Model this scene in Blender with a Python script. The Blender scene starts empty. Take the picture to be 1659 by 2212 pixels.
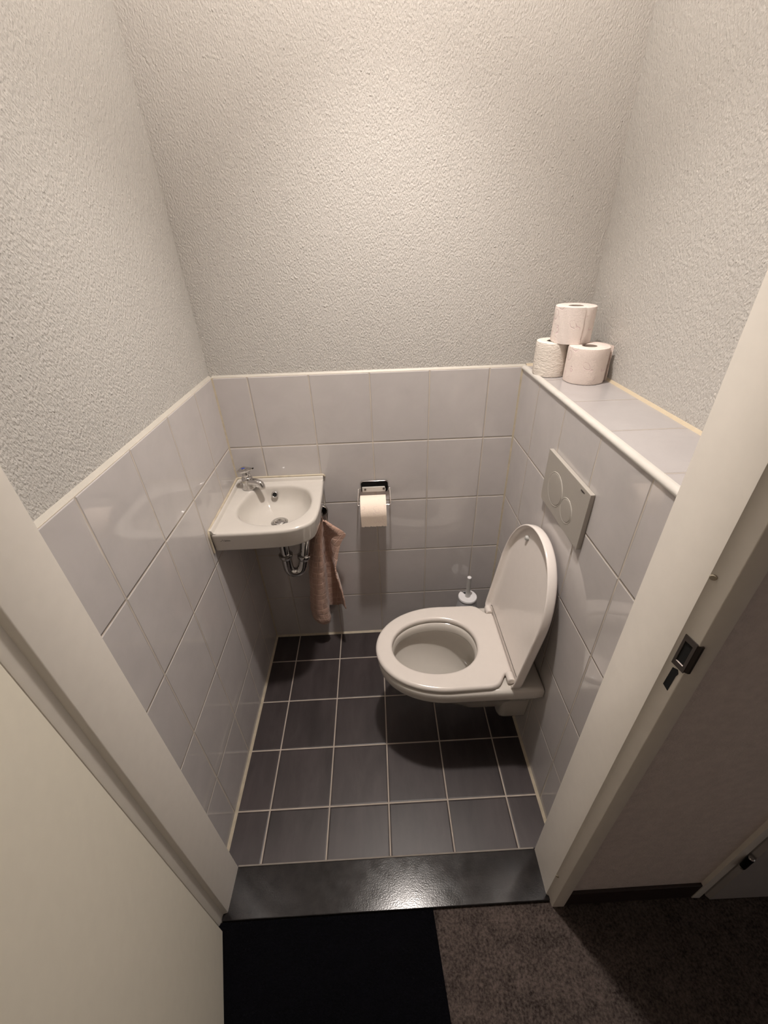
import bpy, bmesh, math, random
from mathutils import Vector, Matrix
random.seed(4)
S = bpy.context.scene
COL = S.collection
PI = math.pi
OFF = {}                                   # world offset of every object we build (parts keep local coordinates)

# ------------------------------------------------------------------ materials
class NT:
    """tiny node helper"""
    def __init__(s, name):
        s.m = bpy.data.materials.new(name); s.m.use_nodes = True
        s.t = s.m.node_tree; s.n = s.t.nodes; s.l = s.t.links
        s.b = s.n['Principled BSDF']
    def node(s, typ, **kw):
        n = s.n.new(typ)
        for k, v in kw.items(): setattr(n, k, v)
        return n
    def put(s, sock, v):
        if isinstance(v, bpy.types.NodeSocket): s.l.new(v, sock)
        else: sock.default_value = v
    def math(s, op, a, b=None, c=None, clamp=False):
        n = s.node('ShaderNodeMath', operation=op, use_clamp=clamp)
        s.put(n.inputs[0], a)
        if b is not None: s.put(n.inputs[1], b)
        if c is not None: s.put(n.inputs[2], c)
        return n.outputs[0]
    def obj(s): return s.node('ShaderNodeTexCoord').outputs['Object']
    def uv(s): return s.node('ShaderNodeTexCoord').outputs['UV']
    def mapping(s, v, scale=(1, 1, 1), rot=(0, 0, 0), loc=(0, 0, 0)):
        n = s.node('ShaderNodeMapping'); s.put(n.inputs['Vector'], v)
        n.inputs['Scale'].default_value = scale; n.inputs['Rotation'].default_value = rot; n.inputs['Location'].default_value = loc
        return n.outputs[0]
    def noise(s, v, scale, detail=2.0, rough=.5, dist=0.0):
        n = s.node('ShaderNodeTexNoise'); s.put(n.inputs['Vector'], v)
        n.inputs['Scale'].default_value = scale; n.inputs['Detail'].default_value = detail
        n.inputs['Roughness'].default_value = rough; n.inputs['Distortion'].default_value = dist
        return n.outputs[0]
    def voronoi(s, v, scale, feature='F1', out='Distance'):
        n = s.node('ShaderNodeTexVoronoi', feature=feature); s.put(n.inputs['Vector'], v); n.inputs['Scale'].default_value = scale
        return n.outputs[out]
    def ramp(s, f, stops):
        n = s.node('ShaderNodeValToRGB'); s.put(n.inputs[0], f); e = n.color_ramp.elements
        while len(e) < len(stops): e.new(.5)
        for k, (p, c) in enumerate(stops):
            e[k].position = p; e[k].color = tuple(c) + (1,) if len(c) == 3 else c
        return n.outputs[0]
    def mix(s, f, a, b, blend='MIX'):
        n = s.node('ShaderNodeMix', data_type='RGBA', blend_type=blend)
        s.put(n.inputs[0], f)
        for i, c in ((6, a), (7, b)):
            s.put(n.inputs[i], c if isinstance(c, bpy.types.NodeSocket) else tuple(c) + (1,))
        return n.outputs[2]
    def bump(s, h, dist, strength=1.0):
        n = s.node('ShaderNodeBump'); s.put(n.inputs['Height'], h)
        n.inputs['Distance'].default_value = dist; n.inputs['Strength'].default_value = strength
        s.l.new(n.outputs[0], s.b.inputs['Normal'])
    def base(s, c):
        s.put(s.b.inputs['Base Color'], c if isinstance(c, bpy.types.NodeSocket) else tuple(c) + (1,))
    def set(s, **kw):
        for k, v in kw.items(): s.put(s.b.inputs[k.replace('_', ' ')], v)

def plain(name, col, rough=.5, metal=0.0, var=.03, scale=40, bump=0.0, **kw):
    t = NT(name); o = t.obj()
    f = t.noise(o, scale, 3)
    lo = [max(0, c * (1 - var)) for c in col]; hi = [min(1, c * (1 + var)) for c in col]
    t.base(t.ramp(f, [(.3, lo), (.7, hi)]))
    t.set(Roughness=rough, Metallic=metal, **kw)
    if bump: t.bump(t.noise(o, scale * 4, 2), bump)
    return t.m

def plaster_mat(name, rot, col=(.515, .50, .472)):
    t = NT(name); o = t.obj()
    v = t.mapping(o, scale=(1.05, 1.05, .62), rot=rot)
    a = t.noise(v, 255, 2.5, .5, .1)
    b = t.noise(o, 60, 2, .5, .1)
    g = t.voronoi(t.mapping(o, scale=(1, 1, .8)), 100)
    grain = t.ramp(g, [(.06, (1, 1, 1)), (.26, (0, 0, 0))])
    sel = t.ramp(t.noise(o, 60, 1), [(.58, (0, 0, 0)), (.66, (1, 1, 1))])
    grains = t.math('MULTIPLY', grain, sel)
    h = t.math('ADD', t.math('MULTIPLY', t.ramp(a, [(.30, (0, 0, 0)), (.70, (1, 1, 1))]), 1.0), t.math('MULTIPLY', b, .5))
    h = t.math('ADD', h, t.math('MULTIPLY', grains, .9))
    t.bump(h, .00135, .9)
    t.base(t.mix(t.noise(o, 3.1, 3), [c * .97 for c in col], [c * 1.03 for c in col]))
    t.set(Roughness=.62)
    t.b.inputs['Specular IOR Level'].default_value = .35
    return t.m

def tile_mat(name, ax, pu, pv, u0, v0, col, grout, gw, rough, mottle, bumpd=.0019, gloss=.75, streak=False):
    """glazed tiles on a regular grid: ax = the two world axes, p = pitch, 0 = where a joint runs"""
    t = NT(name); o = t.obj()
    sep = t.node('ShaderNodeSeparateXYZ'); t.put(sep.inputs[0], o)
    ds, ids = [], []
    for a, p, z in ((ax[0], pu, u0), (ax[1], pv, v0)):
        x = t.math('DIVIDE', t.math('SUBTRACT', sep.outputs[a], z), p)
        ids.append(t.math('FLOOR', x))
        fr = t.math('FRACT', t.math('ADD', x, .5))
        ds.append(t.math('MULTIPLY', t.math('ABSOLUTE', t.math('SUBTRACT', fr, .5)), p))
    d = t.math('MINIMUM', ds[0], ds[1])
    mr = t.node('ShaderNodeMapRange'); t.put(mr.inputs[0], d)
    mr.inputs[1].default_value = gw * .42; mr.inputs[2].default_value = gw * .62
    mask = mr.outputs[0]                                          # 0 joint, 1 tile
    hr = t.node('ShaderNodeMapRange', interpolation_type='SMOOTHSTEP'); t.put(hr.inputs[0], d)
    hr.inputs[1].default_value = gw * .3; hr.inputs[2].default_value = gw * 1.5
    comb = t.node('ShaderNodeCombineXYZ'); t.put(comb.inputs[0], ids[0]); t.put(comb.inputs[1], ids[1])
    wn = t.node('ShaderNodeTexWhiteNoise'); t.put(wn.inputs['Vector'], comb.outputs[0])
    v = o
    if streak:
        sh = t.node('ShaderNodeVectorMath', operation='MULTIPLY_ADD'); t.put(sh.inputs[0], wn.outputs['Color'])
        sh.inputs[1].default_value = (3, 3, 3); t.put(sh.inputs[2], o)
        v = t.mapping(sh.outputs[0], scale=(1, .28, 1))
    cl = t.noise(v, 14 if streak else 9, 5, .6, .4)
    c = t.ramp(cl, [(.3, [k * (1 - mottle) for k in col]), (.72, [k * (1 + mottle) for k in col])])
    c = t.mix(t.math('MULTIPLY', wn.outputs[0], .25 if streak else .08), c, [k * .75 for k in col])
    g = t.ramp(t.noise(o, 16, 2), [(.3, [k * .82 for k in grout]), (.7, grout)])
    t.base(t.mix(mask, g, c))
    rr = t.math('ADD', t.math('MULTIPLY', t.math('SUBTRACT', 1.0, mask), .5), rough)
    if streak: rr = t.math('ADD', rr, t.math('MULTIPLY', cl, .12))
    t.set(Roughness=rr)
    t.b.inputs['Specular IOR Level'].default_value = gloss
    h = t.math('ADD', t.math('MULTIPLY', hr.outputs[0], 1.0), t.math('MULTIPLY', t.noise(o, 7, 1), .10 if not streak else .3))
    t.bump(h, bumpd, .8)
    return t.m

M = {}
TW, TH, ZT, XR = .2, .24737, 1.2368, 1.0248       # tile width, tile height, top of the tiling, boxed-in cistern front
WT = (.525, .50, .492)
GR = (.58, .52, .44)
M['plaster_back'] = plaster_mat('plaster_back', (0, .6, 0))
M['plaster_left'] = plaster_mat('plaster_left', (.35, 0, 0))
M['plaster_right'] = plaster_mat('plaster_right', (-.35, 0, 0))
M['tile_back'] = tile_mat('tile_back', (0, 2), TW, TH, .11497, ZT, WT, GR, .0030, .05, .05)
M['tile_left'] = tile_mat('tile_left', (1, 2), TW, TH, -.1577, ZT, WT, GR, .0030, .05, .05)
M['tile_right'] = tile_mat('tile_right', (1, 2), TW, TH, -.1671, ZT, WT, GR, .0030, .05, .05)
M['tile_ledge'] = tile_mat('tile_ledge', (1, 0), TW, 9., -.1680, 5., (.37, .352, .35), (.36, .32, .28), .0026, .12, .05)
M['tile_floor'] = tile_mat('tile_floor', (0, 1), TW, TW, .11497, -.15259, (.040, .0320, .0325), (.43, .375, .32), .0042, .34, .38, .0010, .35, True)
M['ceiling'] = plain('ceiling_paint', (.84, .82, .79), .7)
M['frame'] = plain('frame_paint', (.84, .795, .725), .38, var=.015)
M['door'] = plain('door_paint', (.80, .755, .64), .42, var=.015)
M['grey_door'] = plain('grey_door_paint', (.40, .38, .375), .45, var=.015)
M['caulk'] = plain('cream_sealant', (.45, .425, .375), .45, bump=.0004)
M['yellow_caulk'] = plain('yellowed_sealant', (.50, .425, .31), .45, bump=.0005)
M['tan_caulk'] = plain('tan_sealant', (.45, .395, .30), .5, var=.12, bump=.0005)
M['grey_grout'] = plain('grey_grout', (.20, .175, .15), .7)
M['white_trim'] = plain('white_plastic_trim', (.54, .52, .485), .25)
M['ceramic'] = plain('white_ceramic', (.54, .51, .468), .07, var=.01, Coat_Weight=.6, Coat_Roughness=.04)
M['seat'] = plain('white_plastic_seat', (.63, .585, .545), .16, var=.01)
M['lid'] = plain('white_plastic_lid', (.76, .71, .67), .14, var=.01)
M['plate'] = plain('grey_white_plastic', (.38, .355, .318), .33, var=.012)
M['button_ring'] = plain('button_ring_plastic', (.52, .495, .45), .3, var=.012)
M['chrome'] = plain('chrome', (.60, .59, .58), .06, 1.0, var=.02)
M['steel'] = plain('brushed_steel', (.52, .49, .46), .3, 1.0, var=.06)
M['dark_steel'] = plain('dark_steel', (.16, .14, .13), .32, .9, var=.08)
M['black'] = plain('black', (.004, .004, .004), .35); M['black'].node_tree.nodes['Principled BSDF'].inputs['Specular IOR Level'].default_value = .08
M['hole'] = plain('dark_hole', (.004, .004, .004), .9)
M['rubber'] = plain('beige_rubber', (.40, .35, .27), .5)
M['grey_rubber'] = plain('grey_rubber', (.42, .42, .40), .35)
M['blue'] = plain('blue_mark', (.02, .05, .30), .3)
M['ink'] = plain('grey_ink', (.06, .05, .045), .5)
M['brush_pot'] = plain('grey_translucent_plastic', (.60, .60, .63), .35, Transmission_Weight=.15)
M['brush_white'] = plain('white_plastic_brush', (.74, .73, .74), .3)
M['brush_stick'] = plain('grey_white_stick', (.55, .54, .52), .35)
M['card'] = plain('grey_cardboard', (.30, .25, .21), .8, var=.1)
M['hall_wall'] = plain('hall_wall_paint', (.74, .66, .62), .75, var=.06, scale=60, bump=.0012)
M['baseboard'] = plain('dark_baseboard', (.030, .018, .015), .5)

def water_mat():
    t = NT('water'); out = t.n['Material Output']
    tr = t.node('ShaderNodeBsdfTransparent'); tr.inputs[0].default_value = (.90, .92, .88, 1)
    gl = t.node('ShaderNodeBsdfGlossy'); gl.inputs['Roughness'].default_value = .03
    fr_ = t.node('ShaderNodeFresnel'); fr_.inputs[0].default_value = 1.33
    bp = t.node('ShaderNodeBump'); bp.inputs['Distance'].default_value = .0006; t.l.new(t.noise(t.obj(), 60), bp.inputs['Height'])
    t.l.new(bp.outputs[0], gl.inputs['Normal']); t.l.new(bp.outputs[0], fr_.inputs['Normal'])
    mx_ = t.node('ShaderNodeMixShader'); t.l.new(fr_.outputs[0], mx_.inputs[0]); t.l.new(tr.outputs[0], mx_.inputs[1]); t.l.new(gl.outputs[0], mx_.inputs[2])
    t.l.new(mx_.outputs[0], out.inputs['Surface']); return t.m
M['water'] = water_mat()

def stone_mat():
    t = NT('polished_black_stone'); o = t.obj()
    sp = t.ramp(t.voronoi(o, 240), [(.05, (1, 1, 1)), (.16, (0, 0, 0))])
    sel = t.ramp(t.noise(o, 160, 1), [(.60, (0, 0, 0)), (.70, (1, 1, 1))])
    c = t.ramp(t.noise(o, 22, 5, .65), [(.3, (.008, .007, .007)), (.75, (.026, .0225, .022))])
    t.base(t.mix(t.math('MULTIPLY', sp, sel), c, (.13, .12, .115)))
    t.set(Roughness=t.math('ADD', t.math('MULTIPLY', t.noise(o, 30, 4), .16), .085))
    t.bump(t.noise(o, 300, 2), .00012); t.b.inputs['Specular IOR Level'].default_value = .21
    return t.m
M['stone'] = stone_mat()

def carpet_mat(name, lo, hi, scale=150, big=.5):
    t = NT(name); o = t.obj()
    a = t.noise(o, scale, 4, .7); b = t.noise(o, 26, 3, .6)
    f = t.math('ADD', t.math('MULTIPLY', a, .72), t.math('MULTIPLY', b, .28))
    t.base(t.ramp(f, [(.36, lo), (.64, hi)])); t.set(Roughness=.95)
    t.b.inputs['Specular IOR Level'].default_value = .1
    t.bump(a, .006, .9)
    return t.m
M['carpet'] = carpet_mat('grey_brown_carpet', (.024, .018, .016), (.135, .106, .093))
M['mat'] = carpet_mat('black_mat', (.0004, .0004, .0010), (.0014, .0014, .0030))

def towel_mat():
    t = NT('pink_brown_terry'); u = t.uv()
    sep = t.node('ShaderNodeSeparateXYZ'); t.put(sep.inputs[0], u)
    ds = []
    for a, p in ((0, .0235), (1, .030)):
        fr = t.math('FRACT', t.math('DIVIDE', t.math('ADD', sep.outputs[a], t.math('MULTIPLY', t.noise(u, 22, 1), .012)), p))
        ds.append(t.math('MULTIPLY', t.math('ABSOLUTE', t.math('SUBTRACT', fr, .5)), p))
    d = t.math('MINIMUM', ds[0], ds[1])
    gr = t.node('ShaderNodeMapRange', interpolation_type='SMOOTHSTEP'); t.put(gr.inputs[0], d)
    gr.inputs[1].default_value = .0004; gr.inputs[2].default_value = .0028
    n = t.noise(u, 520, 3, .7)
    c = t.ramp(n, [(.3, (.37, .225, .17)), (.72, (.60, .39, .30))])
    t.base(t.mix(gr.outputs[0], (.60, .40, .32), c))
    t.set(Roughness=.95); t.b.inputs['Sheen Weight'].default_value = .35
    h = t.math('ADD', t.math('MULTIPLY', gr.outputs[0], .8), t.math('MULTIPLY', n, .5))
    t.bump(h, .0022, .9)
    return t.m
M['towel'] = towel_mat()

def paper_mat(name, col, pat, crumple=.0):
    t = NT(name); o = t.obj()
    dv = t.node('ShaderNodeVectorMath', operation='ADD')
    nz = t.node('ShaderNodeTexNoise'); t.put(nz.inputs['Vector'], o); nz.inputs['Scale'].default_value = 26; nz.inputs['Detail'].default_value = 1
    sc = t.node('ShaderNodeVectorMath', operation='SCALE'); t.put(sc.inputs[0], nz.outputs['Color']); sc.inputs['Scale'].default_value = .030
    t.put(dv.inputs[0], o); t.put(dv.inputs[1], sc.outputs[0])
    vd = t.voronoi(dv.outputs[0], 40)
    ring = t.ramp(vd, [(.30, (0, 0, 0)), (.345, (1, 1, 1)), (.38, (1, 1, 1)), (.43, (0, 0, 0))])
    sel = t.ramp(t.noise(o, 30, 0), [(.46, (0, 0, 0)), (.54, (1, 1, 1))])
    f = t.math('MULTIPLY', t.math('MULTIPLY', ring, sel), pat)
    t.base(t.mix(f, col, (.56, .38, .42)))
    t.set(Roughness=.9); t.b.inputs['Specular IOR Level'].default_value = .15
    h = t.math('SUBTRACT', t.noise(o, 420, 2), t.math('MULTIPLY', f, 1.4))
    if crumple: h = t.math('ADD', h, t.math('MULTIPLY', t.noise(t.mapping(o, scale=(1, 1, 2.2)), 48, 3, .6, 1.2), crumple))
    t.bump(h, .0009, .8)
    return t.m
M['paper_pink'] = paper_mat('embossed_paper', (.74, .665, .62), .45)
M['paper_pink_strong'] = paper_mat('embossed_pink_paper', (.72, .635, .585), .4)
M['paper_plain'] = paper_mat('crumpled_paper', (.74, .685, .62), .06, 4.0)
M['paper_roll'] = paper_mat('cream_pink_paper', (.88, .755, .645), .18)

# ------------------------------------------------------------------ mesh helpers
def shade(me, ang=35):
    for p in me.polygons: p.use_smooth = True
    try: me.set_sharp_from_angle(angle=math.radians(ang))
    except Exception: pass

def link(name, verts, faces, mat, parent=None, ang=35, bevel=0, seg=3, uv=None):
    o0 = OFF.get(parent, Vector((0, 0, 0)))
    me = bpy.data.meshes.new(name)
    me.from_pydata([tuple(Vector(v) - o0) for v in verts], [], faces)
    bm = bmesh.new(); bm.from_mesh(me)
    if uv:
        lay = bm.loops.layers.uv.new('UVMap')
        for f in bm.faces:
            for lp in f.loops: lp[lay].uv = uv[lp.vert.index]
    bmesh.ops.recalc_face_normals(bm, faces=bm.faces); bm.to_mesh(me); bm.free()
    me.materials.append(mat); shade(me, ang)
    o = bpy.data.objects.new(name, me); COL.objects.link(o)
    if parent: o.parent = parent
    OFF[o] = o0.copy()
    if bevel:
        b = o.modifiers.new('bevel', 'BEVEL'); b.width = bevel; b.segments = seg; b.limit_method = 'ANGLE'; b.angle_limit = math.radians(40)
    return o

class G:
    """collects shapes into one mesh"""
    def __init__(s): s.v = []; s.f = []; s.u = []
    def add(s, v, f):
        k = len(s.v); s.v += [tuple(x) for x in v]; s.f += [tuple(i + k for i in q) for q in f]; return s
    def box(s, a, b):
        (x0, y0, z0), (x1, y1, z1) = a, b
        return s.add([(x0, y0, z0), (x1, y0, z0), (x1, y1, z0), (x0, y1, z0), (x0, y0, z1), (x1, y0, z1), (x1, y1, z1), (x0, y1, z1)],
                     [(0, 3, 2, 1), (4, 5, 6, 7), (0, 1, 5, 4), (1, 2, 6, 5), (2, 3, 7, 6), (3, 0, 4, 7)])
    def prism(s, poly, axis, a, b):
        """poly in the two other axes (cyclic order after axis), extruded from a to b"""
        n = len(poly); put = {0: lambda p, t: (t, p[0], p[1]), 1: lambda p, t: (p[0], t, p[1]), 2: lambda p, t: (p[0], p[1], t)}[axis]
        v = [put(p, a) for p in poly] + [put(p, b) for p in poly]
        return s.add(v, [tuple(range(n)), tuple(range(2 * n - 1, n - 1, -1))] + [(i, (i + 1) % n, n + (i + 1) % n, n + i) for i in range(n)])
    def rings(s, rs, cap0=True, cap1=True, closed=True):
        n = len(rs[0]); v = [p for r in rs for p in r]; f = []
        for k in range(len(rs) - 1):
            for i in range(n if closed else n - 1):
                j = (i + 1) % n; f.append((k * n + i, k * n + j, (k + 1) * n + j, (k + 1) * n + i))
        if cap0: f.append(tuple(range(n - 1, -1, -1)))
        if cap1: f.append(tuple((len(rs) - 1) * n + i for i in range(n)))
        return s.add(v, f)
    def lathe(s, prof, c, axis=(0, 0, 1), n=32, cap0=True, cap1=True):
        """prof = (radius, height along axis from c)"""
        ax = Vector(axis).normalized(); q = ax.to_track_quat('Z', 'Y'); c = Vector(c)
        rs = [[c + q @ Vector((r * math.cos(2 * PI * i / n), r * math.sin(2 * PI * i / n), h)) for i in range(n)] for r, h in prof]
        return s.rings(rs, cap0, cap1)
    def tube(s, pts, r, n=16, caps=True):
        pts = [Vector(p) for p in pts]; rs = []; up = None
        rad = r if isinstance(r, (list, tuple)) else [r] * len(pts)
        for i, p in enumerate(pts):
            d = (pts[min(i + 1, len(pts) - 1)] - pts[max(i - 1, 0)]).normalized()
            if up is None:
                up = Vector((0, 0, 1)) if abs(d.z) < .9 else Vector((0, 1, 0))
            a = d.cross(up).normalized(); b = a.cross(d).normalized(); up = b
            rs.append([p + a * rad[i] * math.cos(2 * PI * k / n) + b * rad[i] * math.sin(2 * PI * k / n) for k in range(n)])
        return s.rings(rs, caps, caps)
    def link(s, name, mat, parent=None, **kw): return link(name, s.v, s.f, mat, parent, **kw)

def smooth_path(pts, k=8):
    """Catmull-Rom through points"""
    P = [Vector(p) for p in pts]; P = [P[0] * 2 - P[1]] + P + [P[-1] * 2 - P[-2]]; out = []
    for i in range(1, len(P) - 2):
        for j in range(k):
            t = j / k; a, b, c, d = P[i - 1:i + 3]
            out.append(.5 * ((2 * b) + (c - a) * t + (2 * a - 5 * b + 4 * c - d) * t * t + (3 * b - a - 3 * c + d) * t ** 3))
    return out + [P[-2]]

def fillet_path(pts, r, k=6):
    """polyline with rounded corners"""
    P = [Vector(p) for p in pts]; out = [P[0]]
    for i in range(1, len(P) - 1):
        a = (P[i - 1] - P[i]); b = (P[i + 1] - P[i]); rr = min(r, a.length * .49, b.length * .49)
        s0 = P[i] + a.normalized() * rr; s1 = P[i] + b.normalized() * rr
        for j in range(k + 1):
            t = j / k; out.append(s0 * (1 - t) ** 2 + P[i] * 2 * t * (1 - t) + s1 * t * t)
    return out + [P[-1]]

def thing(name, loc, label, cat, group=None):
    o = bpy.data.objects.new(name, None); COL.objects.link(o); o.location = loc; o.empty_display_size = .05
    OFF[o] = Vector(loc); o['label'] = label; o['category'] = cat
    if group: o['group'] = group
    return o
def tag(o, label, cat, group=None):
    o['label'] = label; o['category'] = cat
    if group: o['group'] = group
    return o
def struct(o, label=None):
    o['kind'] = 'structure'
    if label: o['label'] = label
    return o
def text_part(name, txt, size, mat, parent, origin, ux, uy, depth=.0003):
    """lettering as a thin mesh: origin = lower-left corner, ux / uy = reading and up directions"""
    cu = bpy.data.curves.new(name + '_curve', 'FONT'); cu.body = txt; cu.size = size; cu.extrude = depth
    tmp = bpy.data.objects.new('tmp', cu); COL.objects.link(tmp)
    dg = bpy.context.evaluated_depsgraph_get(); me0 = tmp.evaluated_get(dg).to_mesh()
    v = [x.co.copy() for x in me0.vertices]; f = [tuple(p.vertices) for p in me0.polygons]
    tmp.evaluated_get(dg).to_mesh_clear(); COL.objects.unlink(tmp); bpy.data.objects.remove(tmp); bpy.data.curves.remove(cu)
    ux, uy = Vector(ux), Vector(uy); uz = ux.cross(uy); o = Vector(origin)
    return link(name, [o + ux * p.x + uy * p.y + uz * p.z for p in v], f, mat, parent, ang=20)

def resample(poly, c, n, phase=0.0):
    """radial resampling of a closed outline about c: n points at equal angles"""
    out = []; m = len(poly)
    for k in range(n):
        th = phase + 2 * PI * k / n; dx, dy = math.cos(th), math.sin(th); best = None
        for i in range(m):
            (x0, y0), (x1, y1) = poly[i], poly[(i + 1) % m]
            x0 -= c[0]; x1 -= c[0]; y0 -= c[1]; y1 -= c[1]
            ex, ey = x1 - x0, y1 - y0; den = dx * ey - dy * ex
            if abs(den) < 1e-12: continue
            t = (x0 * ey - y0 * ex) / den; s = (x0 * dy - y0 * dx) / den
            if t > 0 and -1e-6 <= s <= 1 + 1e-6 and (best is None or t > best): best = t
        out.append((c[0] + dx * best, c[1] + dy * best))
    return out
def inset(pts, d):
    """move a dense closed outline (counter-clockwise) inward by d"""
    n = len(pts); out = []
    for i in range(n):
        a, b = pts[i - 1], pts[(i + 1) % n]; tx, ty = b[0] - a[0], b[1] - a[1]; L = math.hypot(tx, ty) or 1
        out.append((pts[i][0] - ty / L * d, pts[i][1] + tx / L * d))
    return out
def round_poly(pts, radii, k=7):
    out = []; n = len(pts)
    for i in range(n):
        r = radii[i] if isinstance(radii, (list, tuple)) else radii
        p = Vector(pts[i]); a = Vector(pts[i - 1]) - p; b = Vector(pts[(i + 1) % n]) - p
        if r <= 0: out.append(tuple(p)); continue
        rr = min(r, a.length * .49, b.length * .49); s0 = p + a.normalized() * rr; s1 = p + b.normalized() * rr
        for j in range(k + 1):
            t = j / k; q = s0 * (1 - t) ** 2 + p * 2 * t * (1 - t) + s1 * t * t; out.append(tuple(q))
    return out
def z3(pts, z): return [(x, y, z) for x, y in pts]
def d_shape(tip, xs, xb, hw, yc, ex=2.15, rc=.02, n=48):
    """toilet-like plan: superelliptic nose at x=tip, straight sides from xs to xb"""
    pts = []
    for k in range(n + 1):
        a = -PI / 2 - PI * k / n            # from -y round the nose to +y
        ca, sa = math.cos(a), math.sin(a)
        x = xs - (xs - tip) * abs(ca) ** (2 / ex); y = hw * math.copysign(abs(sa) ** (2 / ex), sa)
        pts.append((x, yc + y))
    back = round_poly([(xs, yc + hw), (xb, yc + hw), (xb, yc - hw), (xs, yc - hw)], [0, rc, rc, 0])
    poly = pts + back
    return poly[::-1]                       # counter-clockwise

# ------------------------------------------------------------------ camera
cd = bpy.data.cameras.new('camera'); cam = bpy.data.objects.new('camera', cd); COL.objects.link(cam)
cam.location = (.53409663, -1.41041572, 1.59565872)
cam.rotation_euler = (math.radians(56.91029142), math.radians(1.53998184), math.radians(-2.38552887))
cd.sensor_fit = 'HORIZONTAL'; cd.sensor_width = 36; cd.lens = 36 * 905.979 / 1659
cd.shift_x = -12.689 / 1659; cd.shift_y = 4.886 / 1659; cd.clip_start = .02; cd.clip_end = 50
S.camera = cam

# ------------------------------------------------------------------ room shell
CEIL = 2.70
YF = -.905                                     # inner face of the front wall
XW = 1.215                                     # plastered right wall above the ledge
struct(G().box((-.008, -.9005, -.06), (XR + .19, .008, 0)).link('floor', M['tile_floor']))
struct(G().box((-1.3, -2.5, CEIL), (2.7, .14, CEIL + .1)).link('ceiling', M['ceiling']))
wb = struct(G().box((-.14, .008, -.04), (1.36, .14, CEIL)).link('wall_back', M['plaster_back']))
G().box((0, 0, 0), (XR, .008, ZT)).link('tiling', M['tile_back'], wb)
wl = struct(G().box((-.14, YF, -.04), (-.008, .008, CEIL)).link('wall_left', M['plaster_left']))
G().box((-.008, YF, 0), (0, .008, ZT)).link('tiling', M['tile_left'], wl)
struct(G().box((XW, YF, -.04), (1.36, .008, CEIL)).link('wall_right', M['plaster_right']))
wc_ = struct(G().box((XR + .008, YF, 0), (XW, .008, ZT - .009)).link('wall_cistern', M['ceiling']))
G().box((XR, YF, 0), (XR + .008, 0, ZT - .009)).link('tiling', M['tile_right'], wc_)
G().box((XR + .004, YF, ZT - .009), (XW, .008, ZT)).link('ledge_tiling', M['tile_ledge'], wc_)
prof = [(XR + .009, ZT - .0085), (XR - .0035, ZT - .0085), (XR - .0045, ZT - .005)]
prof += [(XR + .006 - .0105 * math.cos(a), ZT - .005 + .0085 * math.sin(a)) for a in [PI / 2 * k / 8 for k in range(1, 9)]] + [(XR + .011, ZT + .003), (XR + .011, ZT + .0002)]
G().prism(prof, 1, YF, -.0005).link('edge_trim', M['white_trim'], wc_)
# front wall with the door opening
wf = G(); HD = 2.10
wf.box((-1.3, -1.027, -.02), (0, YF, CEIL)); wf.box((.985, -1.027, -.02), (2.7, YF, CEIL)); wf.box((0, -1.027, HD + .03), (.985, YF, CEIL))
struct(wf.link('wall_front', M['hall_wall']))
# hallway
struct(G().box((-1.3, -2.5, -.06), (2.7, -.9006, -.012)).link('floor_hallway', M['carpet']))
struct(G().box((-1.3, -2.6, -.06), (2.7, -2.5, CEIL)).link('wall_hallway', M['hall_wall']))
struct(G().box((1.0045, -1.035, -.012), (1.3755, -1.027, .079)).link('baseboard_hallway', M['baseboard'], bevel=.0015))

# sealant lines and caulked fillets (part of the setting)
def trim(n, g, mat, **kw): return struct(g.link('trim_%d' % n, mat, **kw))
trim(1, G().prism([(.0004, ZT - .001), (.008, ZT + .0055), (.0082, ZT - .001)], 0, 0, XR + .01), M['caulk'])
trim(2, G().prism([(0, ZT - .001), (-.0082, ZT - .001), (-.008, ZT + .0075)], 1, YF, .004), M['caulk'])
trim(3, G().prism([(0, 0), (.0045, 0), (0, -.0045)], 2, 0, ZT), M['tan_caulk'])
trim(4, G().prism([(XR, 0), (XR - .005, 0), (XR, -.005)], 2, 0, ZT - .004), M['tan_caulk'])
trim(5, G().prism([(0, 0), (.008, 0), (0, .008)], 1, YF, 0), M['tan_caulk'])
trim(6, G().prism([(XR, 0), (XR - .008, 0), (XR, .008)], 1, YF, 0), M['tan_caulk'])
trim(7, G().prism([(0, 0), (-.008, 0), (0, .007)], 0, 0, XR), M['tan_caulk'])
trim(8, G().prism([(XW, ZT), (XW - .0065, ZT), (XW, ZT + .0065)], 1, YF, .008), M['yellow_caulk'])
trim(9, G().prism([(.008, ZT), (-.000, ZT), (.008, ZT + .007)], 0, XR + .012, XW), M['yellow_caulk'])
trim(10, G().box((.047, -.9025, -.001), (.96, -.8985, .0008)), M['grey_grout'])

# ------------------------------------------------------------------ threshold
tag(G().box((.0325, -1.0250, -.0119), (.9675, -.9022, .001)).link('door_threshold', M['stone'], bevel=.002),
    'polished black stone threshold between the dark floor tiles and the carpet', 'threshold')

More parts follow.
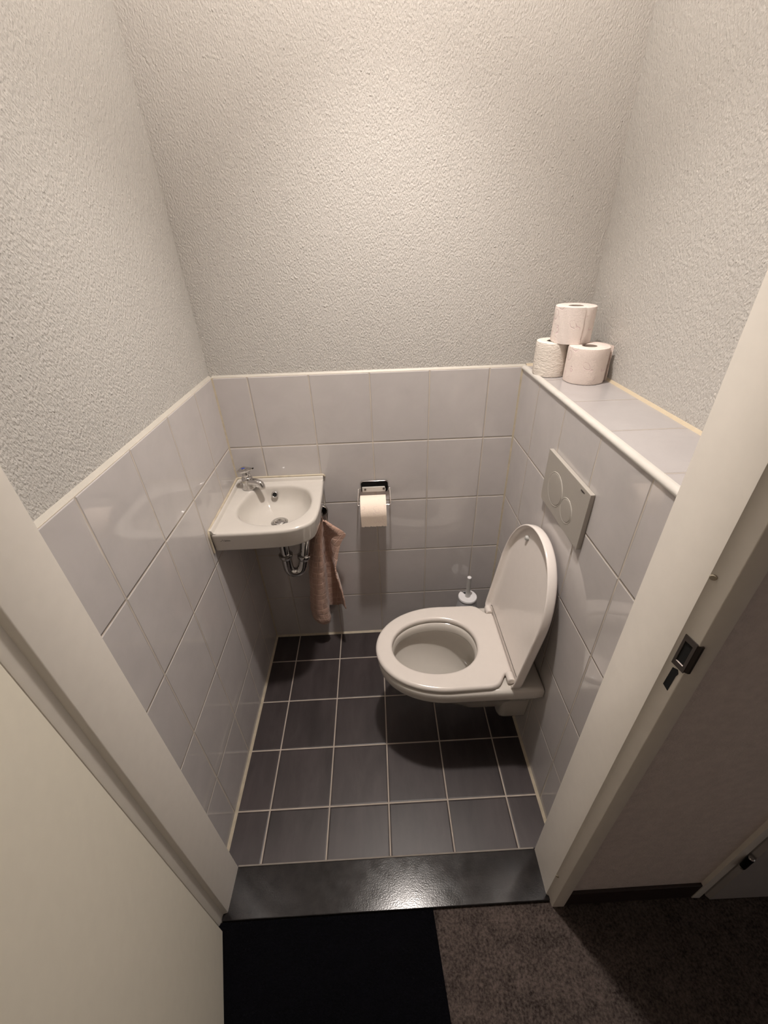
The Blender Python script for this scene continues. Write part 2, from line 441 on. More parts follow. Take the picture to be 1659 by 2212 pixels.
# ------------------------------------------------------------------ toilet door frame (steel, rebated) and its door
def frame_profile(side):
    if side == 'L':
        return [(.0, -.9035), (.0470, -.9035), (.0445, -1.0050), (.0430, -1.0075), (.0320, -1.0100), (.0272, -1.0300), (.0255, -1.0330), (-.0050, -1.0345), (-.0050, -1.0272), (.0, -1.0268)]
    return [(.985, -.9035), (.985, -1.0268), (1.0040, -1.0272), (1.0040, -1.0372), (.9722, -1.0365), (.9708, -1.0352), (.9668, -1.0152), (.9606, -1.0110), (.9604, -1.0090), (.9622, -.9045), (.9632, -.9035)]
tr = G()
for s in 'LR': tr.prism(frame_profile(s), 2, -.0118, HD + .03)
tr.prism([(-.9035, HD + .03), (-.9035, HD), (-1.007, HD), (-1.010, HD + .012), (-1.0345, HD + .017), (-1.0345, HD + .03)], 0, .046, .961)
fr = trim(11, tr, M['frame'], ang=50)
# strike plate wrapped round the rebate edge, slot under it, rubber buffers
def on_rebate(t, z, out=.0006):
    """t=0 inner line, t=1 outer edge of the right rebate face"""
    a, b = Vector((.9668, -1.0152)), Vector((.9708, -1.0352)); d = b - a; n = Vector((d.y, -d.x)).normalized()
    p = a + d * t + n * out; return (p.x, p.y, z)
def plate_ring(t0, t1, z0, z1, out): return [on_rebate(t0, z0, out), on_rebate(t1, z0, out), on_rebate(t1, z1, out), on_rebate(t0, z1, out)]
g = G(); zs0, zs1 = 1.047, 1.109
ro = [plate_ring(-.02, 1.02, zs0, zs1, .0002), plate_ring(-.02, 1.02, zs0, zs1, .0016), plate_ring(.17, .80, zs0 + .010, zs1 - .010, .0016), plate_ring(.20, .77, zs0 + .0115, zs1 - .0115, -.0006)]
g.rings(ro, False, False)
sp = g.link('strike_plate', M['dark_steel'], fr, ang=30); sp['label'] = 'dark metal strike plate'
lip = G().prism([on_rebate(.96, 0, .0016)[:2], (.9745, -1.0392), (.9780, -1.0392), (.9780, -1.0368), (.9722, -1.0365)], 2, zs0 + .002, zs1 - .002)
lip.link('lip', M['dark_steel'], sp)
g = G().rings([plate_ring(.2, .77, zs0 + .0115, zs1 - .0115, .0003), plate_ring(.2, .77, zs0 + .0115, zs1 - .0115, .0005)])
g.link('latch_hole', M['hole'], sp)
slot = [on_rebate(t, z, .0004) for t, z in ((.22, 1.040), (.62, 1.044), (.78, 1.038), (.70, 1.030), (.66, .994), (.16, .998))]
slot2 = [on_rebate(t, z, .0008) for t, z in ((.22, 1.040), (.62, 1.044), (.78, 1.038), (.70, 1.030), (.66, .994), (.16, .998))]
sl = G().rings([slot, slot2]).link('bolt_slot', M['hole'], fr); sl['label'] = 'black bolt slot'
for z in (1.216, .150):
    G().lathe([(.0045, 0), (.0045, .0014), (.0036, .0022)], (.9640, -1.0132, z), (-.65, -.76, 0), 18).link('rubber_buffer', M['rubber'], fr)
# the open door leaf at the left
hx, hy = .0415, -1.0460; dv = Vector((.299, -.954)).normalized(); nv = Vector((-dv.y, dv.x)) * -1     # nv points away from the face we see
if nv.x > 0: nv = -nv
W_ = .86
def leaf(s, n, z): p = Vector((hx, hy)) + dv * s + nv * n; return (p.x, p.y, z)
d1 = struct(G().rings([[leaf(0, 0, z), leaf(W_, 0, z), leaf(W_, .038, z), leaf(.004, .038, z), leaf(.004, .014, z), leaf(0, .013, z)] for z in (.004, 2.085)]).link('door_1', M['door'], bevel=.0015))
g = G(); g.lathe([(.0065, 0), (.0065, .09)], leaf(-.012, .010, 1.405), n=16)
g.link('hinge', M['steel'], d1)
hb = leaf(W_ - .065, 0, 1.05); fx = Vector((-nv.x, -nv.y, 0)); d3 = Vector((-dv.x, -dv.y, 0))
g = G(); g.lathe([(.024, 0), (.024, .007), (.021, .009)], hb, fx, 28)
g.tube(fillet_path([Vector(hb) + fx * .008, Vector(hb) + fx * .05, Vector(hb) + fx * .05 + d3 * .115], .018), .0085, 16)
dh = g.link('door_handle', M['steel'], d1); dh['label'] = 'steel lever handle'

# second door further along the hallway wall
g = G()
g.prism([(1.3760, -1.0270), (1.3760, -1.0365), (1.3985, -1.0375), (1.3995, -1.0365), (1.4010, -1.0275), (1.4145, -1.0272)], 2, -.0118, 2.13)
f2 = trim(12, g, M['frame'], ang=50)
g = G().prism([(1.4165, -1.0275), (1.4135, -1.0345), (1.4215, -1.0440), (2.27, -1.0520), (2.27, -1.0275)], 2, -.004, 2.09)
d2 = struct(g.link('door_2', M['grey_door']))
g = G(); g.lathe([(.0072, 0), (.0072, .046)], (1.4060, -1.0440, .249), n=18)
hg = g.link('hinge', M['black'], f2); hg['label'] = 'black door hinge'
for z in (.243, .2955): G().lathe([(.0050, 0), (.0066, .0015), (.0066, .0045), (.0050, .006)], (1.4060, -1.0440, z), n=18).link('end_cap', M['chrome'], hg)

# ------------------------------------------------------------------ black mat beside the carpet
def mx(y): return .631 + (.0175) * (-1.0274 - y) / .2091
g = G().prism([(.012, -1.0262), (mx(-1.0262), -1.0262), (mx(-2.05), -2.05), (-.35, -2.05), (-.35, -1.05), (.012, -1.05)][::-1], 2, -.0118, -.0072)
tag(g.link('door_mat', M['mat'], bevel=.0015), 'black mat in front of the stone threshold, left of the grey-brown carpet', 'mat')

# ------------------------------------------------------------------ toilet
YC = -.4475; NT_ = 128
toilet = thing('toilet', (XR, YC, .36), 'white wall-hung toilet with raised lid on the tiled right wall', 'toilet')
cc = (.72, YC)
outer = resample(d_shape(.498, .735, XR - .0005, .1835, YC, 2.1, .010), cc, NT_)
def egg(x0, x1, hw, yc=YC, k=.06, ex=2.1):
    cx, a = (x0 + x1) / 2, (x1 - x0) / 2; out = []
    for i in range(NT_):
        th = 2 * PI * i / NT_; ca, sa = math.cos(th), math.sin(th)
        x = cx + a * math.copysign(abs(ca) ** (2 / ex), ca); y = yc + hw * math.copysign(abs(sa) ** (2 / ex), sa) * (1 + k * ca)
        out.append((x, y))
    return out
low = resample(d_shape(.70, .84, XR - .0005, .135, YC, 2.1, .01), cc, NT_)
low2 = resample(d_shape(.765, .86, XR - .0005, .108, YC, 2.2, .01), (.86, YC), NT_)
low3 = resample(d_shape(.745, .85, .955, .092, YC, 2.6, .02), (.86, YC), NT_)
def r_in(d, z): return z3(inset(outer, d), z)
R = [z3(egg(.800, .874, .034), .172), z3(egg(.785, .880, .042), .180), z3(egg(.755, .884, .054), .192), z3(egg(.705, .886, .070), .212), z3(egg(.645, .886, .090), .243), z3(egg(.590, .881, .107), .285),
     z3(egg(.556, .868, .1175), .330), z3(egg(.543, .856, .119), .362), z3(egg(.545, .852, .117), .3695), z3(egg(.552, .842, .1085), .3705), z3(egg(.5555, .837, .1030), .373), z3(egg(.556, .836, .1015), .379),
     z3(egg(.552, .840, .1055), .395), z3(egg(.548, .846, .110), .402), z3(egg(.541, .853, .117), .405)]
R += [r_in(.018, .405), r_in(.009, .4040), r_in(.003, .4005), r_in(0, .3945), r_in(.0005, .366), r_in(.003, .3585), r_in(.009, .3535), r_in(.020, .3515), r_in(.035, .351)]
def under(tip, hw, xs=.80): return resample(d_shape(tip, xs, XR - .0005, hw, YC, 2.1, .01), (.86, YC), NT_)
R += [z3(under(.535, .142, .74), .345), z3(under(.560, .131, .75), .305), z3(under(.612, .116, .78), .255), z3(under(.675, .098, .80), .213)]
R += [z3(low3, .185), z3(inset(low3, .012), .166)]
g = G().rings(R)
g.rings([z3(round_poly([(.930, YC - d), (XR - .0005, YC - d), (XR - .0005, YC + d), (.930, YC + d)], [.022, .004, .004, .022]), z) for d, z in ((.118, .335), (.104, .20), (.099, .135), (.092, .116), (.080, .107))])
g.link('bowl', M['ceramic'], toilet, ang=60)
G().rings([z3(inset(egg(.785, .880, .042), .0015), .1815), z3(inset(egg(.770, .882, .048), .0018), .1862)], True, True).link('water', M['water'], toilet)
# seat
sc_ = (.71, YC)
so = d_shape(.494, .73, .88, .1785, YC, 2.05, .0)
nose = [p for p in so if p[0] <= .7301]
seat_poly = round_poly([(.73, YC - .1785), (.878, YC - .1755), (.908, YC - .128), (.932, YC - .128), (.932, YC + .132), (.908, YC + .132), (.878, YC + .1755), (.73, YC + .1785)], [0, .040, .008, .004, .004, .008, .040, 0], 8)
seat_poly = seat_poly + sorted([p for p in nose if p[1] > YC], key=lambda p: -p[0]) + sorted([p for p in nose if p[1] <= YC], key=lambda p: p[0])
SO = resample(seat_poly, sc_, NT_); SI = resample(egg(.551, .843, .1145), sc_, NT_)
def s_o(d, z): return z3(inset(SO, d), z)
def s_i(d, z): return z3(inset(SI, -d), z)
g = G().rings([s_i(.003, .4062), s_i(0, .409), s_i(0, .417), s_i(.002, .4215), s_i(.006, .4245), s_i(.011, .4255), s_o(.011, .4255), s_o(.006, .4245), s_o(.002, .4215), s_o(0, .4165), s_o(0, .410), s_o(.002, .4075), s_o(.006, .4062), s_i(.003, .4062)], False, False)
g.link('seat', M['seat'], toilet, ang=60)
# lid: built flat in (s up, w across, d depth) then leaned against the wall
sv = Vector((.0715, 0, .4665)).normalized(); dvv = Vector((sv.z, 0, -sv.x)); L0 = Vector((.9140, YC + .003, .4075))
def lid_pt(s, w, d): p = L0 + sv * s + Vector((0, 1, 0)) * w + dvv * d; return tuple(p)
LP = resample([(-(y), x) for x, y in d_shape(-.472, -.240, 0, .1860, 0, 2.1, .026)], (0, -.24), NT_)   # (w, -s) plane
def lid_ring(dd, dep):
    out = []
    for x, y in inset(LP, dd):                 # along the bottom, between the hinges, the lid has no raised edge
        k = max(0, min(1, (.050 + y) / .02)) * max(0, min(1, (.172 - abs(x)) / .012))
        out.append(lid_pt(-y, -x, dep + (max(dep, .0185) - dep) * k))
    return out
g = G().rings([lid_ring(.030, .0185), lid_ring(.016, .0185), lid_ring(.0105, .0160), lid_ring(.0075, .008), lid_ring(.0060, .0010), lid_ring(.0035, 0), lid_ring(.0010, .0012), lid_ring(0, .005), lid_ring(0, .022), lid_ring(.003, .0285), lid_ring(.010, .032), lid_ring(.030, .035), lid_ring(.08, .037)])
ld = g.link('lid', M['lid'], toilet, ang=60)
for w in (.082,):
    c = lid_pt(.400, w, .0186); G().lathe([(.0085, 0), (.0085, .006), (.006, .010), (.002, .0115)], c, -dvv, 20).link('bumper', M['grey_rubber'], ld)
for w in (-.143, .148):
    g = G(); y = YC + w; h = .0165
    g.lathe([(.0095, -h), (.0122, -h + .0025), (.0122, h - .0025), (.0095, h)], (.9200, y, .4215), (0, 1, 0), 28)
    g.box((.9110, y - .012, .4055), (.9330, y + .012, .4150))
    g.link('hinge', M['seat'], toilet, ang=40, bevel=.0015)

# ------------------------------------------------------------------ flush plate
fp = thing('flush_plate', (XR, -.476, 1.018), 'grey-white flush plate with two round buttons above the raised toilet lid', 'flush plate')
y0, y1, z0, z1, xf = -.6050, -.3465, .9405, 1.0975, 1.0128
pc = [(y0, z0), (y1, z0), (y1, z1), (y0, z1)]
# front face with two round recesses is built from rings: bezel body + button discs standing in it
g = G().box((xf, y0, z0), (XR - .0003, y1, z1))
pl = g.link('plate', M['plate'], fp, bevel=.0012)
def btn(cy, cz, r):
    g = G().lathe([(r + .0030, 0), (r + .0024, .0009), (r + .0012, .0011), (r + .0005, .0004), (r + .0002, -.0002)], (xf + .0001, cy, cz), (-1, 0, 0), 64, False, False)
    rg = g.link('ring', M['button_ring'], fp, ang=60)
    G().lathe([(r - .0006, 0), (r - .0006, .0006), (r - .0014, .0011), (r - .003, .0012)], (xf, cy, cz), (-1, 0, 0), 64).link('button', M['plate'], fp, ang=30)
btn(-.4285, 1.0130, .0455); btn(-.5115, .9965, .0320)
text_part('logo', 'GEBERIT', .0055, M['ink'], fp, (xf - .0003, -.5585, 1.0845), (0, -1, 0), (0, 0, 1))

# ------------------------------------------------------------------ corner wash basin
basin = thing('wash_basin', (.0, .0, .82), 'small white corner wash basin with rounded front in the left corner', 'basin')
NB = 128; bc = (.170, -.170)
bo = round_poly([(.0005, -.0005), (.0005, -.343), (.150, -.343), (.250, -.338), (.318, -.302), (.330, -.225), (.3285, -.110), (.3235, -.0005)][::-1], [.004, .01, .07, .07, .09, .09, .006, .006][::-1], 10)
# counter-clockwise check
A_ = sum(bo[i][0] * bo[(i + 1) % len(bo)][1] - bo[(i + 1) % len(bo)][0] * bo[i][1] for i in range(len(bo)))
if A_ < 0: bo = bo[::-1]
BO = resample(bo, bc, NB)
def b_o(d, z):
    return [(max(x, .0005) if True else x, min(y, -.0005), z) for x, y in inset(BO, d)]
bowl_pts = [(.104, -.047), (.176, -.044), (.228, -.054), (.268, -.083), (.290, -.134), (.2935, -.185), (.284, -.228), (.258, -.270), (.218, -.294), (.175, -.299), (.129, -.291), (.088, -.268), (.061, -.233), (.0515, -.189), (.0565, -.140), (.073, -.088)]
sm = smooth_path([(x, y, 0) for x, y in bowl_pts + bowl_pts[:1]], 6); BI = [(p.x, p.y) for p in sm[:-1]][::-1]
A_ = sum(BI[i][0] * BI[(i + 1) % len(BI)][1] - BI[(i + 1) % len(BI)][0] * BI[i][1] for i in range(len(BI)))
if A_ < 0: BI = BI[::-1]
BI = resample(BI, bc, NB); dc = (.169, -.152)
def b_i(s, z, off=0):      # off > 0 outwards
    return [(dc[0] + (x - dc[0]) * s, dc[1] + (y - dc[1]) * s, z) for x, y in inset(BI, -off)]
R = [b_o(.026, .7900), b_o(.018, .7845), b_o(.011, .7845), b_o(.0075, .7875), b_o(.0065, .7925), b_o(.001, .8430), b_o(.0008, .8475), b_o(.0025, .8520), b_o(.006, .8545), b_o(.010, .8550)]
R += [b_i(1, .8545, .010), b_i(1, .8525, .004), b_i(1, .8480, .0), b_i(.985, .840), b_i(.955, .826), b_i(.90, .805), b_i(.80, .790), b_i(.64, .776), b_i(.44, .768), b_i(.26, .7635), b_i(.19, .762)]
g = G().rings(R, False, True)
g.rings([b_i(.20, .738), b_i(.45, .743), b_i(.75, .758), b_i(.92, .776), b_o(.026, .7900)], True, False)
# raised rims against the two walls
def rim(p0, p1, nx, ny, h0=.852, h1=.8665, w=.0125):
    a = Vector(p0); b = Vector(p1); n = Vector((nx, ny)); out = []
    for q in (a, b):
        out.append([(q.x + n.x * t, q.y + n.y * t, z) for t, z in ((.0005, h0), (.0005, h1 - .002), (.0025, h1), (w - .004, h1), (w - .001, h1 - .002), (w, h1 - .006), (w + .003, h0 + .0032), (w + .009, h0 + .0022))])
    return out
g.rings(rim((.0005, 0), (.3225, 0), 0, -1)); g.rings(rim((0, -.0005), (0, -.3405), 1, 0))
g.link('basin_body', M['ceramic'], basin, ang=50)
on_ = Vector((.05, -.86, .50)).normalized(); ov = Vector((.1450, -.0580, .8235)) + on_ * .0035
g = G().lathe([(.0120, -.005), (.0120, .0008), (.0105, .0022), (.0088, .0022), (.0072, .0008), (.0072, -.004)], ov, on_, 40, False, False)
og = g.link('overflow_ring', M['chrome'], basin, ang=50); og['label'] = 'chrome overflow ring'
G().lathe([(.0074, -.0035), (.0074, -.0015)], ov, on_, 28).link('overflow_hole', M['hole'], og)
dcz = (dc[0], dc[1], .7620)
G().lathe([(.0300, .0), (.0305, .0015), (.0285, .0030), (.0225, .0030), (.0215, .001)], dcz, n=40).link('drain_flange', M['chrome'], basin, ang=50)
G().lathe([(.0200, .001), (.0205, .0045), (.0170, .0068), (.008, .0080), (.002, .0082)], dcz, n=40).link('drain_plug', M['chrome'], basin, ang=50)
pth = fillet_path([(.002, -.3440, .786), (.002, -.3455, .850), (.002, -.338, .864), (.002, -.002, .8685), (.323, -.002, .8685), (.3275, -.002, .862)], .006, 4)
G().tube(pth, .0042, 10).link('sealant', M['tan_caulk'], basin)
# maker's mark on the front face, lower left
text_part('logo', 'Sphinx', .0068, M['ink'], basin, (.0435, -.3432, .8275), (1, 0, 0), (0, .045, .999))
def strip(p, q, w, y):
    (x0, a), (x1, b) = p, q
    return [(x0, y, a), (x1, y, b), (x1, y, b + w), (x0, y, a + w)]
g = G()
for p, q in (((.0310, .8272), (.0345, .8280)), ((.0345, .8280), (.0382, .8330)), ((.0382, .8330), (.0412, .8268))):
    g.rings([strip(p, q, .0011, -.3431), strip(p, q, .0011, -.3436)])
g.link('emblem', M['ink'], basin)

# ------------------------------------------------------------------ tap
fc = thing('faucet', (.0570, -.0540, .8545), 'small chrome basin tap with blue-marked lever on the back left of the basin', 'tap')
bx, by = .0570, -.0540
g = G().lathe([(.0235, .8546 - .8546), (.0245, .0015), (.0240, .0040), (.0212, .0150), (.0198, .0270), (.0195, .0380), (.0180, .0440), (.0145, .0470)], (bx, by, .8552), n=36)
spd = Vector((.83, -.40, 0)).normalized()
p0 = Vector((bx, by, .8820)); path = [p0 + spd * .004, p0 + spd * .026 + Vector((0, 0, .003)), p0 + spd * .045 + Vector((0, 0, .0035)), p0 + spd * .056 + Vector((0, 0, .0005)), p0 + spd * .061 + Vector((0, 0, -.008)), p0 + spd * .062 + Vector((0, 0, -.0135))]
sp_ = smooth_path(path, 5); n_ = len(sp_)
g.tube(sp_, [.0145 - .0030 * min(1, i / (n_ * .5)) for i in range(n_)], 24)
fb = g.link('tap_body', M['chrome'], fc, ang=50)
G().lathe([(.0088, 0), (.0095, .001), (.0095, .006)], (p0 + spd * .062 + Vector((0, 0, -.0178))), n=24).link('aerator', M['steel'], fb)
g = G().lathe([(.0125, 0), (.0150, .003), (.0152, .012), (.0135, .0185), (.012, .021)], (bx, by, .9005), n=32)
lv = g.link('lever_base', M['chrome'], fc, ang=50)
# lever: a thin tapering wing, wide at the back, pointed to the right front
LVc = Vector((bx, by, .9250)); lu = Vector((.90, -.28, .10)).normalized(); lw = Vector((.28, .90, 0)).normalized(); ln = lu.cross(lw)
if ln.z < 0: ln = -ln
lout = [(-.020, -.021), (-.014, -.0235), (.000, -.0195), (.015, -.0130), (.030, -.0050), (.0345, -.0010), (.0345, .0015), (.028, .0070), (.010, .0150), (-.008, .0195), (-.019, .0215), (-.023, .016), (-.0235, .0)]
def lvr(k, h): return [LVc + lu * (a * k) + lw * (b * k) + ln * (h + .0045 * (a / .034) ** 2 * (1 if a > 0 else .4)) for a, b in lout]
G().rings([lvr(.80, -.0035), lvr(.98, .0015), lvr(1.0, .0045), lvr(.97, .0062), lvr(.5, .0068)]).link('lever', M['chrome'], lv, ang=45)
G().rings([[LVc + lu * (-.008 + .0075 * math.cos(a)) + lw * (.002 + .0055 * math.sin(a)) + ln * h for a in [2 * PI * k / 24 for k in range(24)]] for h in (.0066, .0078)]).link('blue_mark', M['blue'], lv)
G().rings([[LVc + lu * s + lw * w + ln * h for s, w, h in ((sx, -.0028, .0068), (sx, .0030, .0068), (sx, .0030, .0105), (sx, -.0028, .0105))] for sx in (.0325, .0352)]).link('lever_tip', M['black'], lv)

# ------------------------------------------------------------------ trap, hook, towel
tp = thing('basin_trap', (.172, -.168, .53), 'chrome U-shaped drain trap hanging under the basin', 'drain trap')
def seg_pipe(pts, r): return G().tube(pts, r, 24)
G().lathe([(.0170, 0), (.0170, .121)], (.1715, -.168, .6150), n=28).link('tail_pipe', M['chrome'], tp, ang=50)
def nut(c, ax=(0, 0, 1)): return G().lathe([(.0188, -.012), (.0205, -.010), (.0245, -.003), (.0256, .004), (.0256, .009), (.0225, .0115), (.0174, .0115)], c, ax, 36)
nut((.1715, -.168, .6220)).link('trap_nut', M['chrome'], tp, ang=40)
lean = Vector((.018, .014, .098)).normalized()
n2 = Vector((.2330, -.1500, .5990))
up = [(.1715, -.168, .6150), (.1715, -.168, .5850), (.1735, -.1675, .5600), (.1830, -.165, .5420), (.1990, -.160, .5360), (.2140, -.156, .5420), (.2240, -.153, .5600), (.2290, -.1515, .5800), tuple(n2)]
G().tube(smooth_path(up, 5), .0188, 24).link('u_bend', M['chrome'], tp, ang=60)
nut(n2, lean).link('trap_nut', M['chrome'], tp, ang=40)
q1 = n2 + lean * .078
G().tube(fillet_path([n2, q1, Vector((.2520, -.105, .7040)), Vector((.2560, -.012, .7040))], .035, 8), .0170, 24).link('wall_pipe', M['chrome'], tp, ang=60)
G().lathe([(.0340, 0), (.0335, .003), (.0260, .0090), (.0180, .0125)], (.2565, -.0005, .7040), (0, -1, 0), 36).link('rosette', M['chrome'], tp, ang=50)

hk = thing('towel_hook', (.3020, 0, .712), 'round chrome towel hook on the back wall half hidden behind the basin', 'hook')
rz = G().lathe([(.0250, .0004), (.0252, .004), (.0240, .0085), (.0215, .0105), (.0190, .0085), (.0180, .0045), (.0060, .0035)], (.3000, 0, .7120), (0, -1, 0), 40).link('rosette', M['chrome'], hk, ang=60)
G().lathe([(.0172, .0040), (.0172, .0050)], (.3000, 0, .7120), (0, -1, 0), 32).link('inset', M['black'], rz)
G().tube(fillet_path([(.3000, -.006, .7120), (.3000, -.036, .7060), (.3000, -.048, .7120), (.3000, -.050, .7280)], .012), [.0062] * 2 + [.0058] * 14 + [.0052] * 50 if False else .0055, 16).link('peg', M['chrome'], hk, ang=60)

# towel: one cloth hung over the hook; horizontal sections lofted from top to bottom (x, y)
secs = [
 (.692, [(.286, -.028), (.283, -.038), (.284, -.050), (.290, -.057), (.296, -.060), (.301, -.058), (.303, -.050), (.304, -.043), (.307, -.043), (.310, -.050), (.313, -.052), (.314, -.046)]),
 (.672, [(.268, -.026), (.258, -.040), (.262, -.058), (.276, -.070), (.290, -.072), (.299, -.064), (.302, -.050), (.305, -.041), (.312, -.044), (.324, -.056), (.336, -.060), (.346, -.055)]),
 (.635, [(.266, -.022), (.251, -.040), (.254, -.063), (.272, -.078), (.288, -.080), (.296, -.070), (.298, -.050), (.303, -.036), (.312, -.036), (.334, -.050), (.364, -.064), (.3895, -.062)]),
 (.600, [(.264, -.020), (.247, -.040), (.249, -.064), (.268, -.080), (.286, -.082), (.294, -.070), (.294, -.046), (.300, -.028), (.310, -.026), (.326, -.042), (.348, -.062), (.371, -.064)]),
 (.540, [(.258, -.018), (.239, -.038), (.239, -.063), (.260, -.082), (.280, -.084), (.290, -.070), (.289, -.043), (.295, -.022), (.308, -.018), (.321, -.034), (.336, -.060), (.352, -.070)]),
 (.480, [(.252, -.016), (.231, -.037), (.230, -.063), (.252, -.083), (.277, -.083), (.288, -.066), (.285, -.040), (.288, -.018), (.304, -.014), (.318, -.022), (.328, -.058), (.337, -.092)]),
 (.430, [(.247, -.015), (.223, -.036), (.223, -.062), (.246, -.083), (.272, -.083), (.285, -.066), (.283, -.038), (.287, -.015), (.305, -.011), (.324, -.016), (.336, -.055), (.343, -.098)]),
 (.360, [(.243, -.014), (.218, -.036), (.218, -.062), (.242, -.083), (.268, -.083), (.281, -.065), (.280, -.036), (.285, -.013), (.306, -.010), (.330, -.013), (.345, -.056), (.356, -.106)]),
 (.290, [(.236, -.014), (.209, -.035), (.210, -.061), (.236, -.083), (.264, -.083), (.279, -.064), (.278, -.035), (.284, -.013), (.308, -.010), (.334, -.012), (.349, -.056), (.361, -.106)]),
 (.238, [(.232, -.014), (.204, -.035), (.206, -.061), (.234, -.083), (.264, -.083), (.280, -.064), (.279, -.035, .222), (.285, -.013, .206), (.309, -.010, .202), (.335, -.012, .206), (.350, -.054, .234), (.362, -.102, .264)]),
]
def cloth(name, sec, mat, parent, th=.0045, kz=5, kx=5):
    zs = [s[0] for s in sec]; rows = []
    cols = [smooth_path([(s[1][i][0], s[1][i][1], s[1][i][2] if len(s[1][i]) > 2 else s[0]) for s in sec], kz) for i in range(len(sec[0][1]))]
    for r in range(len(cols[0])): rows.append(smooth_path([c[r] for c in cols], kx))
    nr, nc = len(rows), len(rows[0])
    def nrm(i, j):
        a = rows[i][min(j + 1, nc - 1)] - rows[i][max(j - 1, 0)]; b = rows[min(i + 1, nr - 1)][j] - rows[max(i - 1, 0)][j]
        return a.cross(b).normalized()
    v = []; uvs = []; f = []
    for side in (0, 1):
        for i in range(nr):
            u = 0
            for j in range(nc):
                if j: u += (rows[i][j] - rows[i][j - 1]).length
                wob = .0012 * math.sin(41 * rows[i][j].z * 3 + 2.1 * j / 4) * math.sin(.55 * j)
                v.append(rows[i][j] + nrm(i, j) * (wob + (side - .5) * th)); uvs.append((u, rows[i][j].z + .35 * u * 0))
    N = nr * nc
    for i in range(nr - 1):
        for j in range(nc - 1):
            a = i * nc + j; f.append((a, a + 1, a + nc + 1, a + nc)); f.append((N + a, N + a + nc, N + a + nc + 1, N + a + 1))
    edge = [i * nc for i in range(nr)] ; edge2 = [i * nc + nc - 1 for i in range(nr)]; top = list(range(nc)); bot = [(nr - 1) * nc + j for j in range(nc)]
    for e in (edge, edge2, top, bot):
        for a, b in zip(e, e[1:]): f.append((a, b, N + b, N + a))
    o = link(name, v, f, mat, parent, ang=80, uv=uvs)
    return o
tw = thing('towel', (.290, -.045, .70), 'pink-brown checked towel hanging from the hook below the right end of the basin', 'towel')
cloth('towel_cloth', secs, M['towel'], tw)
G().tube(smooth_path([(.2960, -.0480, .688), (.2965, -.0430, .704), (.3000, -.0400, .7150), (.3035, -.0430, .704), (.3040, -.0480, .688)], 5), .0018, 10).link('hanging_loop', M['towel'], tw)
lowsec = [(z, pts) for z, pts in [
 (.240, [(.234, -.020), (.2045, -.036), (.206, -.061), (.234, -.083), (.264, -.083), (.280, -.066), (.279, -.046)]),
 (.200, [(.236, -.022), (.2045, -.038), (.207, -.062), (.236, -.083), (.266, -.083), (.281, -.066), (.279, -.047)]),
 (.170, [(.240, -.024), (.208, -.040), (.213, -.063), (.240, -.082), (.268, -.081), (.282, -.065), (.279, -.049)]),
 (.152, [(.244, -.030), (.219, -.044), (.222, -.062), (.246, -.078), (.268, -.076), (.279, -.064), (.275, -.052)]),
]]
cloth('towel_end', lowsec, M['towel'], tw)

# ------------------------------------------------------------------ paper holder and its roll
hd = thing('paper_holder', (.512, 0, .80), 'chrome toilet paper holder on the back wall tiles right of the basin', 'paper holder')
def rrect(x0, x1, z0, z1, r, y): return [(a, y, b) for a, b in round_poly([(x0, z0), (x1, z0), (x1, z1), (x0, z1)], r, 6)]
g = G().rings([rrect(.4590, .5660, .7850, .8350, .012, -.0004), rrect(.4590, .5660, .7850, .8350, .012, -.0055), rrect(.4605, .5645, .7865, .8335, .0115, -.0068), rrect(.4615, .5635, .7875, .8325, .0105, -.0068), rrect(.4618, .5632, .7878, .8322, .0105, -.0050)], True, False)
br = g.link('bracket', M['chrome'], hd, ang=50)
G().rings([rrect(.4618, .5632, .7878, .8322, .0105, -.0048), rrect(.4618, .5632, .7878, .8322, .0105, -.0062)]).link('dark_interior', M['black'], br)  # flat black sheet puts the shaded interior of the chrome rim into colour
g = G().prism([(.4650, .7895), (.5535, .7895), (.5550, .7990), (.5530, .8055), (.5515, .8110), (.4650, .8110)], 1, -.0105, -.0056)
ms = g.link('mounting_strip', M['white_trim'], hd, bevel=.0012)
for x, z in ((.4765, .8010), (.5475, .8025)):
    G().lathe([(.0042, 0), (.0042, .001), (.003, .0016), (.0012, .0008)], (x, -.0106, z), (0, -1, 0), 18).link('screw', M['dark_steel'], ms)
wp = fillet_path([(.4590, -.006, .8060), (.4500, -.012, .8060), (.4470, -.060, .7600), (.4560, -.060, .7600), (.5560, -.060, .7600), (.5715, -.060, .7600), (.5700, -.012, .8070), (.5660, -.006, .8070)], .006, 5)
G().tube(wp, .0024, 12).link('wire_arm', M['chrome'], hd, ang=60)

